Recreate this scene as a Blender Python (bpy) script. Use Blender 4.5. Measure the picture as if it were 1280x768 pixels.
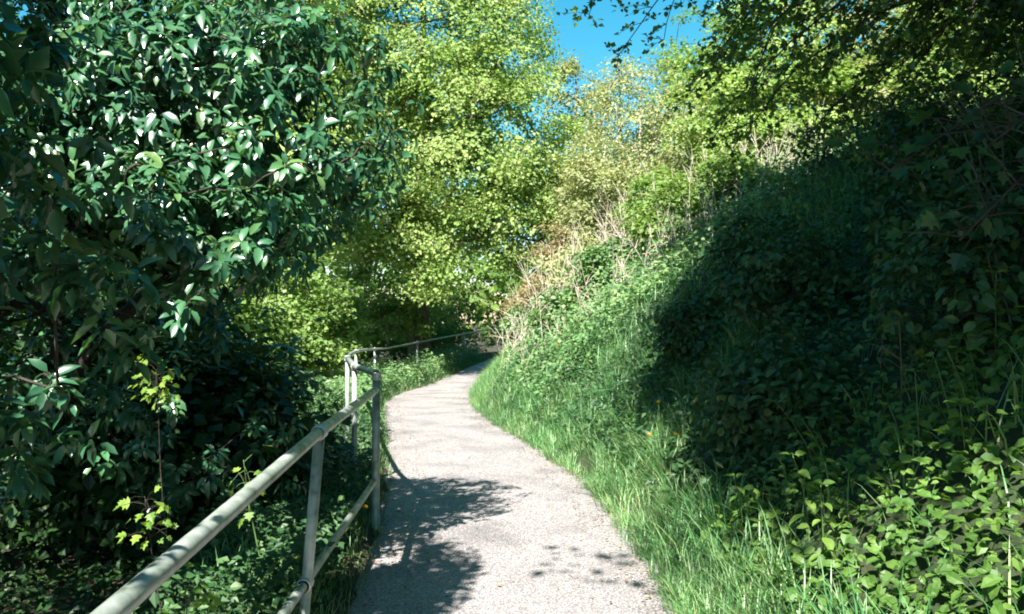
import bpy, math, random
import numpy as np
from mathutils import Vector

random.seed(7)
RNG = np.random.default_rng(7)
for o in list(bpy.data.objects):
    bpy.data.objects.remove(o)
scene = bpy.context.scene
COL = scene.collection

# ------------------------------------------------------------------ camera, sky, sun, exposure
EYE = 1.6
FPX = 1050.0                                   # focal length in pixels of the 1280 px wide photograph
cam_data = bpy.data.cameras.new('camera')
cam_data.sensor_width = 36.0
cam_data.lens = FPX / 1280 * 36
cam_data.clip_start = 0.05
cam_data.clip_end = 2000
cam = bpy.data.objects.new('camera', cam_data)
COL.objects.link(cam)
cam.location = (0, 0, EYE)
cam.rotation_euler = (math.radians(90.6), 0, 0)
scene.camera = cam

SUN = Vector((-0.17, -0.63, 0.745)).normalized()          # towards the sun
elev = math.asin(SUN.z)
azim = math.atan2(SUN.x, SUN.y)
world = bpy.data.worlds.new('World')
scene.world = world
world.use_nodes = True
wn = world.node_tree
bg = wn.nodes['Background']
sky = wn.nodes.new('ShaderNodeTexSky')
sky.sky_type = 'NISHITA'
sky.sun_disc = False
sky.sun_elevation = elev
sky.sun_rotation = azim
sky.air_density = 1.0
sky.dust_density = 0.3
sky.ozone_density = 1.5
hs = wn.nodes.new('ShaderNodeHueSaturation')
hs.inputs['Hue'].default_value = 0.466
hs.inputs['Saturation'].default_value = 1.45
wn.links.new(sky.outputs[0], hs.inputs['Color'])
wn.links.new(hs.outputs[0], bg.inputs['Color'])
bg.inputs['Strength'].default_value = 0.052

sd = bpy.data.lights.new('sun', 'SUN')
sd.energy = 5.0
sd.angle = math.radians(0.55)
sd.color = (1.0, 0.962, 0.90)
sun = bpy.data.objects.new('sun', sd)
COL.objects.link(sun)
sun.rotation_euler = SUN.to_track_quat('Z', 'Y').to_euler()
sun.location = (-5, -12, 18)

scene.view_settings.view_transform = 'Standard'
scene.view_settings.look = 'None'
scene.view_settings.exposure = 2.0
scene.view_settings.gamma = 1.0
scene.view_settings.use_curve_mapping = False
scene.render.engine = 'CYCLES'
scene.cycles.use_denoising = True
scene.cycles.max_bounces = 6
scene.cycles.diffuse_bounces = 3
scene.cycles.glossy_bounces = 2
scene.cycles.transmission_bounces = 4
scene.cycles.filter_width = 1.9
scene.cycles.sample_clamp_indirect = 4.0

# ------------------------------------------------------------------ helpers
def P(px, py, d):
    """world point seen at a pixel of the photograph at d metres"""
    return np.array([(px - 640) / FPX * d, d, EYE - (py - 395) / FPX * d])

def norm(a):
    return a / np.maximum(np.linalg.norm(a, axis=-1, keepdims=True), 1e-9)

def tag(o, label=None, cat=None, group=None, kind=None):
    if label: o['label'] = label
    if cat: o['category'] = cat
    if group: o['group'] = group
    if kind: o['kind'] = kind
    return o

def empty(name, loc):
    o = bpy.data.objects.new(name, None)
    o.empty_display_size = 0.2
    COL.objects.link(o)
    o.location = [float(c) for c in loc]
    return o

def link_mesh(name, me, mat=None, parent=None):
    if mat is not None and not me.materials:
        me.materials.append(mat)
    o = bpy.data.objects.new(name, me)
    COL.objects.link(o)
    if parent is not None:
        o.parent = parent
    return o

def np_mesh(name, V, F, rnd=None, smooth=False):
    """mesh from arrays: V (n,3), F (m,k) with one face size"""
    V = np.asarray(V, np.float32); F = np.asarray(F, np.int32)
    me = bpy.data.meshes.new(name)
    m, k = F.shape
    me.vertices.add(len(V)); me.vertices.foreach_set('co', V.ravel())
    me.loops.add(m * k); me.loops.foreach_set('vertex_index', F.ravel())
    me.polygons.add(m); me.polygons.foreach_set('loop_start', np.arange(0, m * k, k, dtype=np.int32))
    me.update(calc_edges=True)
    if rnd is not None:
        at = me.attributes.new('rnd', 'FLOAT', 'FACE')
        at.data.foreach_set('value', np.asarray(rnd, np.float32))
    me.polygons.foreach_set('use_smooth', np.full(m, smooth, dtype=bool))
    me.update()
    return me

# leaf outlines: (along, across, lift) and triangles
T_KITE = (np.array([(0, 0, 0), (.42, .5, .10), (1, 0, -.06), (.42, -.5, .10)], float),
          np.array([(0, 2, 1), (0, 3, 2)]))
T_OVAL = (np.array([(0, 0, 0), (.28, .40, .09), (.66, .40, -.01), (1, 0, -.26), (.66, -.40, -.01), (.28, -.40, .09), (.35, 0, .0), (.7, 0, -.10)], float),
          np.array([(0, 6, 1), (6, 2, 1), (6, 7, 2), (7, 3, 2), (0, 5, 6), (6, 5, 4), (6, 4, 7), (7, 4, 3)]))
def fine_oval():
    st = np.array([0, .12, .28, .48, .68, .86, 1.0]); w = np.array([0, .26, .43, .46, .36, .17, 0])
    mid = -.22 * st ** 2
    V = [(0, 0, 0)] + [(a, 0, m) for a, m in zip(st[1:-1], mid[1:-1])] + [(1, 0, mid[-1] - .04)]
    n = len(st) - 2
    V += [(a, b, m + .09 * b / .46) for a, b, m in zip(st[1:-1], w[1:-1], mid[1:-1])]
    V += [(a, -b, m + .09 * b / .46) for a, b, m in zip(st[1:-1], w[1:-1], mid[1:-1])]
    F = []
    L0, R0 = n + 2, 2 * n + 2
    F += [(0, 1, L0), (0, R0, 1)]
    for i in range(n - 1):
        F += [(1 + i, 2 + i, L0 + 1 + i), (1 + i, L0 + 1 + i, L0 + i), (1 + i, R0 + i, R0 + 1 + i), (1 + i, R0 + 1 + i, 2 + i)]
    F += [(n, n + 1, L0 + n - 1), (n, R0 + n - 1, n + 1)]
    return np.array(V, float), np.array(F)
T_FINE = fine_oval()
def lobed():
    pts = [(0, 0), (.02, .30), (.22, .62), (.36, .34), (.62, .55), (.66, .22), (1.0, 0)]
    full = pts + [(a, -b) for a, b in pts[-2:0:-1]]
    V = [(a, b, .10 * abs(b) - .12 * a * a) for a, b in full] + [(.38, 0, -.03)]
    n = len(full)
    return np.array(V, float), np.array([(n, (i + 1) % n, i) for i in range(n)])
T_LOBED = lobed()

def leaf_arrays(pos, axis, nrm, length, width, tmpl, rnd=None):
    """many leaves: base positions, leaf axis, face normal, length (n), width ratio"""
    T, F = tmpl
    n = len(pos)
    axis = norm(axis)
    side = norm(np.cross(nrm, axis))
    up = np.cross(axis, side)
    L = np.broadcast_to(np.asarray(length, float), (n,))[:, None, None]
    Wd = np.broadcast_to(np.asarray(width, float), (n,))[:, None, None]
    V = (pos[:, None, :] + axis[:, None, :] * T[None, :, 0:1] * L
         + side[:, None, :] * T[None, :, 1:2] * L * Wd + up[:, None, :] * T[None, :, 2:3] * L)
    k = len(T)
    FF = F[None] + (np.arange(n) * k)[:, None, None]
    if rnd is None: rnd = RNG.random(n)
    return V.reshape(-1, 3), FF.reshape(-1, 3), np.repeat(rnd, len(F))

class Tubes:
    """collects tapered tubes into one mesh"""
    def __init__(self): self.V = []; self.F = []; self.n = 0
    def add(self, pts, radii, sides=6, cap=True):
        pts = np.asarray(pts, float); m = len(pts)
        radii = np.broadcast_to(np.asarray(radii, float), (m,))
        t = norm(np.gradient(pts, axis=0))
        ref = np.array([0, 0, 1.0]) if abs(t[0][2]) < .9 else np.array([1.0, 0, 0])
        a = norm(np.cross(t, ref)); b = np.cross(t, a)
        ang = np.arange(sides) / sides * 2 * math.pi
        ring = (pts[:, None] + radii[:, None, None] * (a[:, None] * np.cos(ang)[None, :, None] + b[:, None] * np.sin(ang)[None, :, None]))
        base = self.n
        self.V.append(ring.reshape(-1, 3)); self.n += m * sides
        i, j = np.meshgrid(np.arange(m - 1), np.arange(sides), indexing='ij')
        j2 = (j + 1) % sides
        q = np.stack([i * sides + j, i * sides + j2, (i + 1) * sides + j2, (i + 1) * sides + j], -1).reshape(-1, 4) + base
        self.F.append(q)
        if cap:
            for e, r in ((0, 0), (m - 1, (m - 1) * sides)):
                self.V.append(pts[e][None]); c = self.n; self.n += 1
                jj = np.arange(sides)
                self.F.append(np.stack([np.full(sides, c), base + r + jj, base + r + (jj + 1) % sides, np.full(sides, c)], -1))
    def mesh(self, name, smooth=True):
        me = bpy.data.meshes.new(name)
        V = np.concatenate(self.V); F = np.concatenate(self.F)
        faces = [tuple(f) if f[0] != f[3] else tuple(f[:3]) for f in F.tolist()]
        me.from_pydata(V.tolist(), [], faces)
        me.polygons.foreach_set('use_smooth', np.full(len(faces), smooth, dtype=bool))
        me.update()
        return me

def nz(x, y, s=1.0, seed=0.0):
    """cheap smooth noise about -1..1"""
    x = np.asarray(x) * s + seed * 1.7; y = np.asarray(y) * s - seed * 2.3
    return (np.sin(1.7 * x + 2.1 * np.sin(.9 * y + seed)) + np.sin(2.3 * y + 1.3 * np.sin(1.1 * x))
            + .6 * np.sin(4.1 * x + 3.3 * y + seed) + .4 * np.sin(7.3 * y - 5.7 * x)) / 3.0

# ------------------------------------------------------------------ materials
def new_mat(name):
    m = bpy.data.materials.new(name); m.use_nodes = True
    nt = m.node_tree
    for n in list(nt.nodes): nt.nodes.remove(n)
    out = nt.nodes.new('ShaderNodeOutputMaterial')
    return m, nt, out

def ramp(nt, stops):
    r = nt.nodes.new('ShaderNodeValToRGB')
    el = r.color_ramp.elements
    while len(el) < len(stops): el.new(0.5)
    for e, (p, c) in zip(el, stops):
        e.position = p; e.color = (*c, 1)
    return r

def leaf_mat(name, cols, trans=0.35, tcol=None, rough=0.5, spec=0.35):
    m, nt, out = new_mat(name)
    at = nt.nodes.new('ShaderNodeAttribute'); at.attribute_name = 'rnd'
    n = len(cols)
    r = ramp(nt, [(i / max(1, n - 1), c) for i, c in enumerate(cols)])
    nt.links.new(at.outputs['Fac'], r.inputs[0])
    tc = nt.nodes.new('ShaderNodeTexCoord')
    no = nt.nodes.new('ShaderNodeTexNoise'); no.inputs['Scale'].default_value = 1.3
    no.inputs['Detail'].default_value = 3
    nt.links.new(tc.outputs['Object'], no.inputs['Vector'])
    mr = nt.nodes.new('ShaderNodeMapRange')
    mr.inputs[1].default_value = .3; mr.inputs[2].default_value = .7
    mr.inputs[3].default_value = .72; mr.inputs[4].default_value = 1.22
    nt.links.new(no.outputs['Fac'], mr.inputs[0])
    mx = nt.nodes.new('ShaderNodeVectorMath'); mx.operation = 'SCALE'
    nt.links.new(r.outputs[0], mx.inputs[0]); nt.links.new(mr.outputs[0], mx.inputs['Scale'])
    pb = nt.nodes.new('ShaderNodeBsdfPrincipled')
    nt.links.new(mx.outputs[0], pb.inputs['Base Color'])
    pb.inputs['Roughness'].default_value = rough
    pb.inputs['Specular IOR Level'].default_value = spec
    tr = nt.nodes.new('ShaderNodeBsdfTranslucent')
    t2 = nt.nodes.new('ShaderNodeVectorMath'); t2.operation = 'MULTIPLY'
    t2.inputs[1].default_value = tcol or (1.35, 1.35, .6)
    nt.links.new(mx.outputs[0], t2.inputs[0]); nt.links.new(t2.outputs[0], tr.inputs['Color'])
    ms = nt.nodes.new('ShaderNodeMixShader'); ms.inputs[0].default_value = trans
    nt.links.new(pb.outputs[0], ms.inputs[1]); nt.links.new(tr.outputs[0], ms.inputs[2])
    nt.links.new(ms.outputs[0], out.inputs['Surface'])
    return m

def noise_mat(name, stops, scale=6, rough=.8, bump=.3, bscale=None, metallic=0.0, spec=.3, dist=.02):
    m, nt, out = new_mat(name)
    tc = nt.nodes.new('ShaderNodeTexCoord')
    no = nt.nodes.new('ShaderNodeTexNoise'); no.inputs['Scale'].default_value = scale; no.inputs['Detail'].default_value = 6
    nt.links.new(tc.outputs['Object'], no.inputs['Vector'])
    r = ramp(nt, stops); nt.links.new(no.outputs['Fac'], r.inputs[0])
    pb = nt.nodes.new('ShaderNodeBsdfPrincipled')
    nt.links.new(r.outputs[0], pb.inputs['Base Color'])
    pb.inputs['Roughness'].default_value = rough; pb.inputs['Metallic'].default_value = metallic
    pb.inputs['Specular IOR Level'].default_value = spec
    if bump:
        n2 = nt.nodes.new('ShaderNodeTexNoise'); n2.inputs['Scale'].default_value = bscale or scale * 4; n2.inputs['Detail'].default_value = 5
        nt.links.new(tc.outputs['Object'], n2.inputs['Vector'])
        b = nt.nodes.new('ShaderNodeBump'); b.inputs['Strength'].default_value = bump; b.inputs['Distance'].default_value = dist
        nt.links.new(n2.outputs['Fac'], b.inputs['Height']); nt.links.new(b.outputs[0], pb.inputs['Normal'])
    nt.links.new(pb.outputs[0], out.inputs['Surface'])
    return m

def asphalt_mat():
    m, nt, out = new_mat('worn_chipped_asphalt')
    tc = nt.nodes.new('ShaderNodeTexCoord')
    def vor(scale):
        v = nt.nodes.new('ShaderNodeTexVoronoi'); v.inputs['Scale'].default_value = scale
        nt.links.new(tc.outputs['Object'], v.inputs['Vector']); return v
    def noi(scale, det=5):
        v = nt.nodes.new('ShaderNodeTexNoise'); v.inputs['Scale'].default_value = scale; v.inputs['Detail'].default_value = det
        nt.links.new(tc.outputs['Object'], v.inputs['Vector']); return v
    chips = vor(135)
    bw = nt.nodes.new('ShaderNodeRGBToBW'); nt.links.new(chips.outputs['Color'], bw.inputs[0])
    r1 = ramp(nt, [(0, (.115, .107, .106)), (.38, (.185, .172, .169)), (.60, (.255, .238, .233)), (.80, (.44, .415, .405))])
    nt.links.new(bw.outputs[0], r1.inputs[0])
    big = noi(1.4, 7); r2 = ramp(nt, [(.32, (.66, .655, .67)), (.5, (.95, .935, .93)), (.72, (1.0, 1.0, 1.0))])
    nt.links.new(big.outputs['Fac'], r2.inputs[0])
    mul = nt.nodes.new('ShaderNodeMix'); mul.data_type = 'RGBA'; mul.blend_type = 'MULTIPLY'; mul.inputs[0].default_value = 1
    nt.links.new(r1.outputs[0], mul.inputs[6]); nt.links.new(r2.outputs[0], mul.inputs[7])
    pb = nt.nodes.new('ShaderNodeBsdfPrincipled')
    nt.links.new(mul.outputs[2], pb.inputs['Base Color'])
    pb.inputs['Roughness'].default_value = .62; pb.inputs['Specular IOR Level'].default_value = .45
    b = nt.nodes.new('ShaderNodeBump'); b.inputs['Strength'].default_value = .8; b.inputs['Distance'].default_value = .006
    nt.links.new(chips.outputs['Distance'], b.inputs['Height']); nt.links.new(b.outputs[0], pb.inputs['Normal'])
    nt.links.new(pb.outputs[0], out.inputs['Surface'])
    return m

M = {}
M['asphalt'] = asphalt_mat()
M['soil'] = noise_mat('leaf_mould_soil', [(.3, (.018, .014, .009)), (.55, (.045, .035, .02)), (.75, (.05, .07, .02))], 3, .9, .6, 14, dist=.05)
M['bank'] = noise_mat('mossy_soil', [(.3, (.015, .022, .008)), (.55, (.025, .042, .014)), (.75, (.04, .035, .02))], 3, .9, .6, 14, dist=.05)
M['bark'] = noise_mat('grey_brown_bark', [(.3, (.05, .04, .03)), (.6, (.12, .10, .075)), (.8, (.16, .15, .11))], 9, .85, .7, 30, dist=.02)
M['dark_bark'] = noise_mat('dark_bark', [(.3, (.018, .015, .012)), (.7, (.05, .041, .032))], 9, .85, .7, 30, dist=.02)
M['pale_bark'] = noise_mat('pale_bark', [(.3, (.22, .19, .15)), (.7, (.42, .37, .30))], 9, .8, .4, 30, dist=.01)
M['dry'] = noise_mat('dry_stalk', [(.3, (.32, .27, .20)), (.7, (.58, .51, .41))], 12, .8, .2)
M['stem'] = noise_mat('green_stem', [(.3, (.05, .10, .03)), (.7, (.09, .16, .04))], 12, .6, .1)
M['metal'] = noise_mat('weathered_galvanised_paint', [(.27, (.13, .06, .03)), (.315, (.085, .10, .075)), (.42, (.21, .25, .21)), (.58, (.32, .35, .32)), (.78, (.46, .47, .42))], 11, .40, .25, 60, metallic=.25, spec=.5, dist=.003)
M['clamp'] = noise_mat('weathered_clamp_metal', [(.3, (.38, .40, .37)), (.7, (.58, .58, .53))], 20, .45, .3, 70, metallic=.4, spec=.5, dist=.003)
M['laurel'] = leaf_mat('glossy_evergreen_leaf', [(.016, .06, .03), (.03, .105, .05), (.045, .13, .058), (.05, .14, .05), (.10, .17, .05)], .14, (1.4, 1.7, .5), .30, .75)
M['maple'] = leaf_mat('spring_maple_leaf', [(.14, .24, .06), (.21, .32, .085), (.28, .38, .115), (.38, .44, .17)], .48, (1.2, 1.25, .7), .5, .3)
M['hazel'] = leaf_mat('hazel_leaf', [(.11, .20, .05), (.17, .27, .07), (.24, .33, .10)], .46, (1.25, 1.3, .55), .5, .3)
M['midgreen'] = leaf_mat('mid_green_leaf', [(.05, .11, .02), (.09, .17, .03), (.15, .23, .04)], .38, (1.3, 1.35, .5), .5, .3)
M['olive'] = leaf_mat('pale_olive_leaf', [(.16, .21, .08), (.24, .29, .11), (.32, .35, .16), (.30, .27, .14)], .4, (1.2, 1.2, .7), .55, .3)
M['hawthorn'] = leaf_mat('hawthorn_leaf', [(.04, .10, .02), (.07, .15, .025), (.12, .21, .035)], .22, (1.4, 1.5, .5), .42, .4)
M['bronze'] = leaf_mat('bronze_young_leaf', [(.19, .13, .07), (.26, .19, .10), (.21, .21, .09), (.34, .27, .17)], .4, (1.3, 1.1, .7), .55, .3)
M['nettle'] = leaf_mat('nettle_leaf', [(.045, .11, .02), (.085, .17, .03), (.14, .235, .042)], .35, (1.3, 1.4, .5), .5, .35)
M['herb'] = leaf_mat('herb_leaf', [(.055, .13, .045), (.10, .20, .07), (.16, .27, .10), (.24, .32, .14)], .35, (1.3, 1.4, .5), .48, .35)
M['bramble'] = leaf_mat('shade_darkened_bramble_leaf', [(.016, .052, .02), (.028, .078, .026), (.048, .11, .035), (.08, .145, .045)], .2, (1.3, 1.4, .5), .5, .3)  # leaf colour darkened to stand in for shade on slope and weeds
M['grass'] = leaf_mat('grass_blade', [(.06, .17, .06), (.11, .26, .09), (.18, .34, .13), (.32, .37, .18)], .35, (1.2, 1.3, .6), .4, .45)
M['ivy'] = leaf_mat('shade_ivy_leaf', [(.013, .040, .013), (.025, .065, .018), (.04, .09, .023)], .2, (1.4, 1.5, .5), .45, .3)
M['sapling'] = leaf_mat('bright_sapling_leaf', [(.11, .22, .035), (.16, .28, .045), (.22, .34, .06)], .45, (1.3, 1.3, .5), .45, .35)
M['litter'] = leaf_mat('leaf_litter', [(.10, .06, .03), (.20, .13, .06), (.30, .22, .12)], .1, (1.1, 1, .8), .7, .2)
M['yellow'] = leaf_mat('yellow_petal', [(.75, .48, .02), (.85, .60, .03)], .3, (1.1, 1, .5), .6, .2)

# ------------------------------------------------------------------ terrain shape
_y = np.arange(-40, 320.01, .1)
def curve(ys, xs, k=15):
    v = np.interp(_y, ys, xs)
    ker = np.hanning(2 * k + 1); ker /= ker.sum()
    return np.convolve(np.pad(v, k, mode='edge'), ker, mode='valid')
_R = curve([-40, 0, 4.5, 5.9, 7.3, 8.6, 10.9, 12.9, 15.8, 19.9, 25.2, 30, 36, 46, 60, 320],
           [1.1, 1.06, .96, .86, .83, .64, .22, -.24, -.70, -.92, -.82, -.50, 1.0, 5, 14, 14])
_L = curve([-40, 0, 4.5, 5.9, 8.2, 11.7, 16.6, 19.4, 21.5, 26, 30, 36, 46, 60, 320],
           [-.8, -.82, -.86, -.95, -1.18, -1.75, -2.55, -2.62, -2.2, -1.75, -1.45, -.6, 3, 12, 12])
_Z = curve([-40, 7, 12, 19, 30, 42, 320], [0, 0, -.05, -.2, -.2, -.06, -.06], 25)
def PR(y): return np.interp(y, _y, _R)
def PL(y): return np.interp(y, _y, _L)
def PZ(y): return np.interp(y, _y, _Z)
def sm(t): t = np.clip(t, 0, 1); return t * t * (3 - 2 * t)
def bank_h(u, y):
    k = 1.25
    lin = .86 * np.maximum(u - .12, 0)
    top = 4.3 + .3 * nz(u * .05, y, .12, 3)
    b = -np.log(np.exp(-k * np.minimum(lin, 40)) + np.exp(-k * top)) / k + np.log(1 + np.exp(-k * top)) / k
    return -.02 + .05 * sm(u / .12) + b + .16 * sm(u / 1.2) * nz(u, y, .8, 1)
def ground_h(v, y):
    d = np.maximum(v - .75 - .5 * sm((y - 9) / 4) , 0)
    return -.02 + .06 * sm(v / .12) - 1.3 * (1 - np.exp(-.3 * d)) + .05 * sm(v / .5) * nz(v, y, 1.3, 2)
def H(x, y):
    x = np.asarray(x, float); y = np.asarray(y, float)
    u = x - PR(y); v = PL(y) - x
    z = PZ(y) + np.where(u > 0, bank_h(np.maximum(u, 0), y), np.where(v > 0, ground_h(np.maximum(v, 0), y), 0))
    return z

def grid_mesh(name, X, Y, Z):
    r, c = X.shape
    V = np.stack([X, Y, Z], -1).reshape(-1, 3)
    i, j = np.meshgrid(np.arange(r - 1), np.arange(c - 1), indexing='ij')
    F = np.stack([i * c + j, i * c + j + 1, (i + 1) * c + j + 1, (i + 1) * c + j], -1).reshape(-1, 4)
    return np_mesh(name, V, F, smooth=True)

ys = np.concatenate([np.arange(-30, 0, 1), np.arange(0, 34, .2), np.arange(34, 60, 1), np.geomspace(60, 320, 20)])
us = np.concatenate([[0, .05, .12], np.arange(.25, 9, .22), np.geomspace(9.3, 300, 24)])
Yg, Ug = np.meshgrid(ys, us, indexing='ij')
jag = .06 * nz(Yg * 3, 0 * Yg, 1.9, 5) + .045 * nz(Yg * 9, 0 * Yg, 2.3, 8)
Xg = PR(Yg) + Ug + jag * (Ug < .2)
tag(link_mesh('grass_bank', grid_mesh('grass_bank', Xg, Yg, PZ(Yg) + bank_h(Ug, Yg)), M['bank']), kind='structure')
vs = np.concatenate([[0, .05, .12], np.arange(.25, 8, .25), np.geomspace(8.3, 300, 24)])
Yg, Vg = np.meshgrid(ys, vs[::-1], indexing='ij')
jag = .06 * nz(Yg * 3, 0 * Yg, 1.9, 11) + .045 * nz(Yg * 9, 0 * Yg, 2.3, 4)
Xl = PL(Yg) - Vg - jag * (Vg < .2)
Zl = PZ(Yg) + ground_h(Vg, Yg)
Yr = np.repeat(ys[:, None], 3, 1)
Xr = np.stack([PL(ys) + .12, (PL(ys) + PR(ys)) / 2, PR(ys) + .3], 1)
Zr = PZ(Yr) - .06
tag(link_mesh('ground', grid_mesh('ground', np.hstack([Xl, Xr]), np.hstack([Yg, Yr]), np.hstack([Zl, Zr])), M['soil']), kind='structure')
yp = np.concatenate([np.arange(-30, 2, 1), np.arange(2, 34, .12), np.arange(34, 75, 1)])
t = np.linspace(0, 1, 13)
Yp, Tp = np.meshgrid(yp, t, indexing='ij')
Xp = (PL(Yp) - .12) * (1 - Tp) + (PR(Yp) + .12) * Tp
Zp = PZ(Yp) + .018 * (1 - (2 * Tp - 1) ** 2) + .006 * nz(Xp, Yp, 2.0, 6) - .006
tag(link_mesh('path', grid_mesh('path', Xp, Yp, Zp), M['asphalt']), kind='structure')

# ------------------------------------------------------------------ metal railing
def railing():
    root = empty('metal_railing', (-.9, 4, 0))
    tag(root, 'weathered pale metal tube railing with posts along the left edge of the path', 'railing')
    off = np.array([-.9, 4, 0.])
    def tube(name, pts, r, mat='metal', sides=14):
        t_ = Tubes(); t_.add(np.asarray(pts, float) - off, r, sides)
        return link_mesh(name, t_.mesh(name), M[mat], root)
    def clamp(p, axis, r=.037, h=.045, parent=None):
        a = np.asarray(axis, float); a = a / np.linalg.norm(a); p = np.asarray(p, float)
        t_ = Tubes()
        t_.add(np.array([p - a * h, p - a * h * .98, p - a * h * .7, p - a * h * .6, p + a * h * .6, p + a * h * .7, p + a * h * .98, p + a * h]) - off,
               [r * .80, r * .93, r, r * .93, r * .93, r, r * .93, r * .80], 14)
        return link_mesh('clamp', t_.mesh('clamp'), M['clamp'], parent or root)
    R = .027
    # near length: top rail, lower rail
    A = np.array([-.70, -1.2, .937]); B = np.array([-.91, 3.98, 1.05]); C = np.array([-1.01, 6.22, 1.05])
    rail = [A, (A + B) / 2 + np.array([.006, 0, -.004]), B, (B + C) / 2, C]
    tube('top_rail', rail, R)
    low = [np.array([-.84, -1.2, .36]), np.array([-.975, 3.96, .34]), np.array([-1.02, 6.22, .37])]
    tube('lower_rail', low, .023)
    # posts
    def post(top, foot, r=.026):
        f = np.array(foot, float); f[2] = float(H(f[0], f[1])) - .15
        return tube('post', [f, (f + np.array(top)) / 2, np.array(top)], r)
    pb_ = post(B, (-1.0, 3.95, 0)); clamp(B, B - A, parent=pb_); clamp((-.972, 3.96, .34), low[1] - low[0], .037, parent=pb_)
    post((-.70, -1.15, .94), (-.82, -1.15, 0))
    clamp((-.785, .9, .983), B - A, parent=post((-.785, .9, .983), (-.9, .9, 0)))
    D = np.array([-1.012, 6.28, 1.17])
    clamp(D - np.array([0, 0, .02]), (0, 0, 1), .038, .03, post(D, (-1.02, 6.28, 0), .030))
    E = np.array([-1.46, 7.8, 1.13]); F_ = np.array([-1.82, 9.3, 1.13])
    tube('top_rail', [D, (D + E) / 2, E, F_], .028)
    clamp(E, F_ - E, .038, .035, post(E, (-1.46, 7.8, 0)))
    clamp(F_, (0, 0, 1), .037, .03, post(F_, (-1.82, 9.3, 0)))
    G = np.array([-3.25, 21.5, .76]); I = np.array([-.62, 38, 1.05]); K = np.array([.9, 45, 1.15])
    far = [F_]
    for a in np.linspace(.2, 1, 5): far.append(F_ * (1 - a) + G * a + np.array([-.25, 0, .02]) * math.sin(a * math.pi))
    for a in np.linspace(.2, 1, 5): far.append(G * (1 - a) + I * a + np.array([-.12, 0, -.01]) * math.sin(a * math.pi))
    far.append(K)
    tube('top_rail', far, .027, sides=10)
    fl = [p - np.array([0, 0, .62]) for p in far]
    tube('lower_rail', fl, .024, sides=10)
    for p in far[2::2]:
        clamp(p, (0.1, 1, 0), .036, .035, post(p, (p[0], p[1], 0), .026))
railing()

# ------------------------------------------------------------------ trees
def ellipsoid_points(n, c, r, shell=.55, flat=None):
    d = norm(RNG.normal(size=(n, 3)))
    rad = shell + (1 - shell) * RNG.random(n) ** .6
    return np.asarray(c) + d * rad[:, None] * np.asarray(r)

def skeleton(root_pts, targets, twig_r, min_r, pull=.0, max_r=None):
    """grow limbs from the trunk polyline to every target; returns polylines with radii"""
    P_ = [np.asarray(p, float) for p in root_pts]
    par = [-1] + list(range(len(P_) - 1))
    nroot = len(P_)
    targets = sorted(targets, key=lambda q: np.linalg.norm(np.asarray(q) - P_[min(nroot - 1, nroot // 2)]))
    leaf_nodes = []
    for q in targets:
        q = np.asarray(q, float); A = np.array(P_)
        d = np.linalg.norm(A - q, axis=1)
        d = d + .35 * np.maximum(A[:, 2] - q[2], 0)       # limbs rise outwards
        lo = max(1, int(nroot * .35))
        k = int(np.argmin(d[lo:])) + lo
        a = P_[k]; n = max(2, int(np.linalg.norm(q - a) / .45))
        bend = RNG.normal(size=3) * .08 * np.linalg.norm(q - a); bend[2] += .08 * np.linalg.norm(q - a)
        last = k
        for i in range(1, n + 1):
            s = i / n
            P_.append(a + (q - a) * s + bend * math.sin(s * math.pi)); par.append(last); last = len(P_) - 1
        leaf_nodes.append(last)
    cnt = np.zeros(len(P_))
    for l in leaf_nodes:
        while l != -1: cnt[l] += 1; l = par[l]
    rad = np.maximum(min_r, twig_r * np.sqrt(np.maximum(cnt, .3)))
    if max_r is not None: rad = np.minimum(rad, max_r)
    for i in range(nroot): rad[i] = max(rad[i], (max_r or rad[0]) * (1 - .88 * i / nroot))
    rad[0] *= 1.35
    kids = {}
    for i, p in enumerate(par): kids.setdefault(p, []).append(i)
    lines = []
    stack = [(-1, 0)]
    while stack:
        p, i = stack.pop()
        line = ([p] if p >= 0 else []) + [i]
        while True:
            ks = kids.get(line[-1], [])
            if not ks: break
            ks = sorted(ks, key=lambda z: -cnt[z])
            for z in ks[1:]: stack.append((line[-1], z))
            line.append(ks[0])
        rr = rad[line].copy()
        if p >= 0: rr[0] = min(rr[0], rr[1] * 1.2)
        lines.append((np.array([P_[z] for z in line]), rr))
    return lines

def clump_leaves(centers, outward, n_per, rad, flat, size, up=.7, outw=.5, rndn=.5, droop=.25):
    """leaf sprays: flattened discs of leaves round each clump centre"""
    k = len(centers)
    N = k * n_per
    c = np.repeat(centers, n_per, 0); o = np.repeat(outward, n_per, 0)
    rs = np.repeat(rad * (.7 + .6 * RNG.random(k)), n_per)
    d = norm(RNG.normal(size=(N, 3))) * (RNG.random(N) ** .45)[:, None]
    d[:, 2] *= flat
    # tilt disc so that its outer edge hangs
    hor = o.copy(); hor[:, 2] = 0; hor = norm(hor + 1e-6)
    d[:, 2] -= droop * np.sum(d * hor, 1)
    pos = c + d * rs[:, None]
    nr = norm(np.array([0, 0, 1.]) * up + o * outw + RNG.normal(size=(N, 3)) * rndn)
    ax = norm(d * np.array([1, 1, .3]) + RNG.normal(size=(N, 3)) * .5 + np.array([0, 0, -.35]))
    ax = norm(ax - nr * np.sum(ax * nr, 1, keepdims=True))
    ln = size * (.6 + .7 * RNG.random(N))
    shade = np.clip(np.repeat(RNG.random(k), n_per) * .5 + RNG.random(N) * .55, 0, 1)
    return pos, ax, nr, ln, shade

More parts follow.
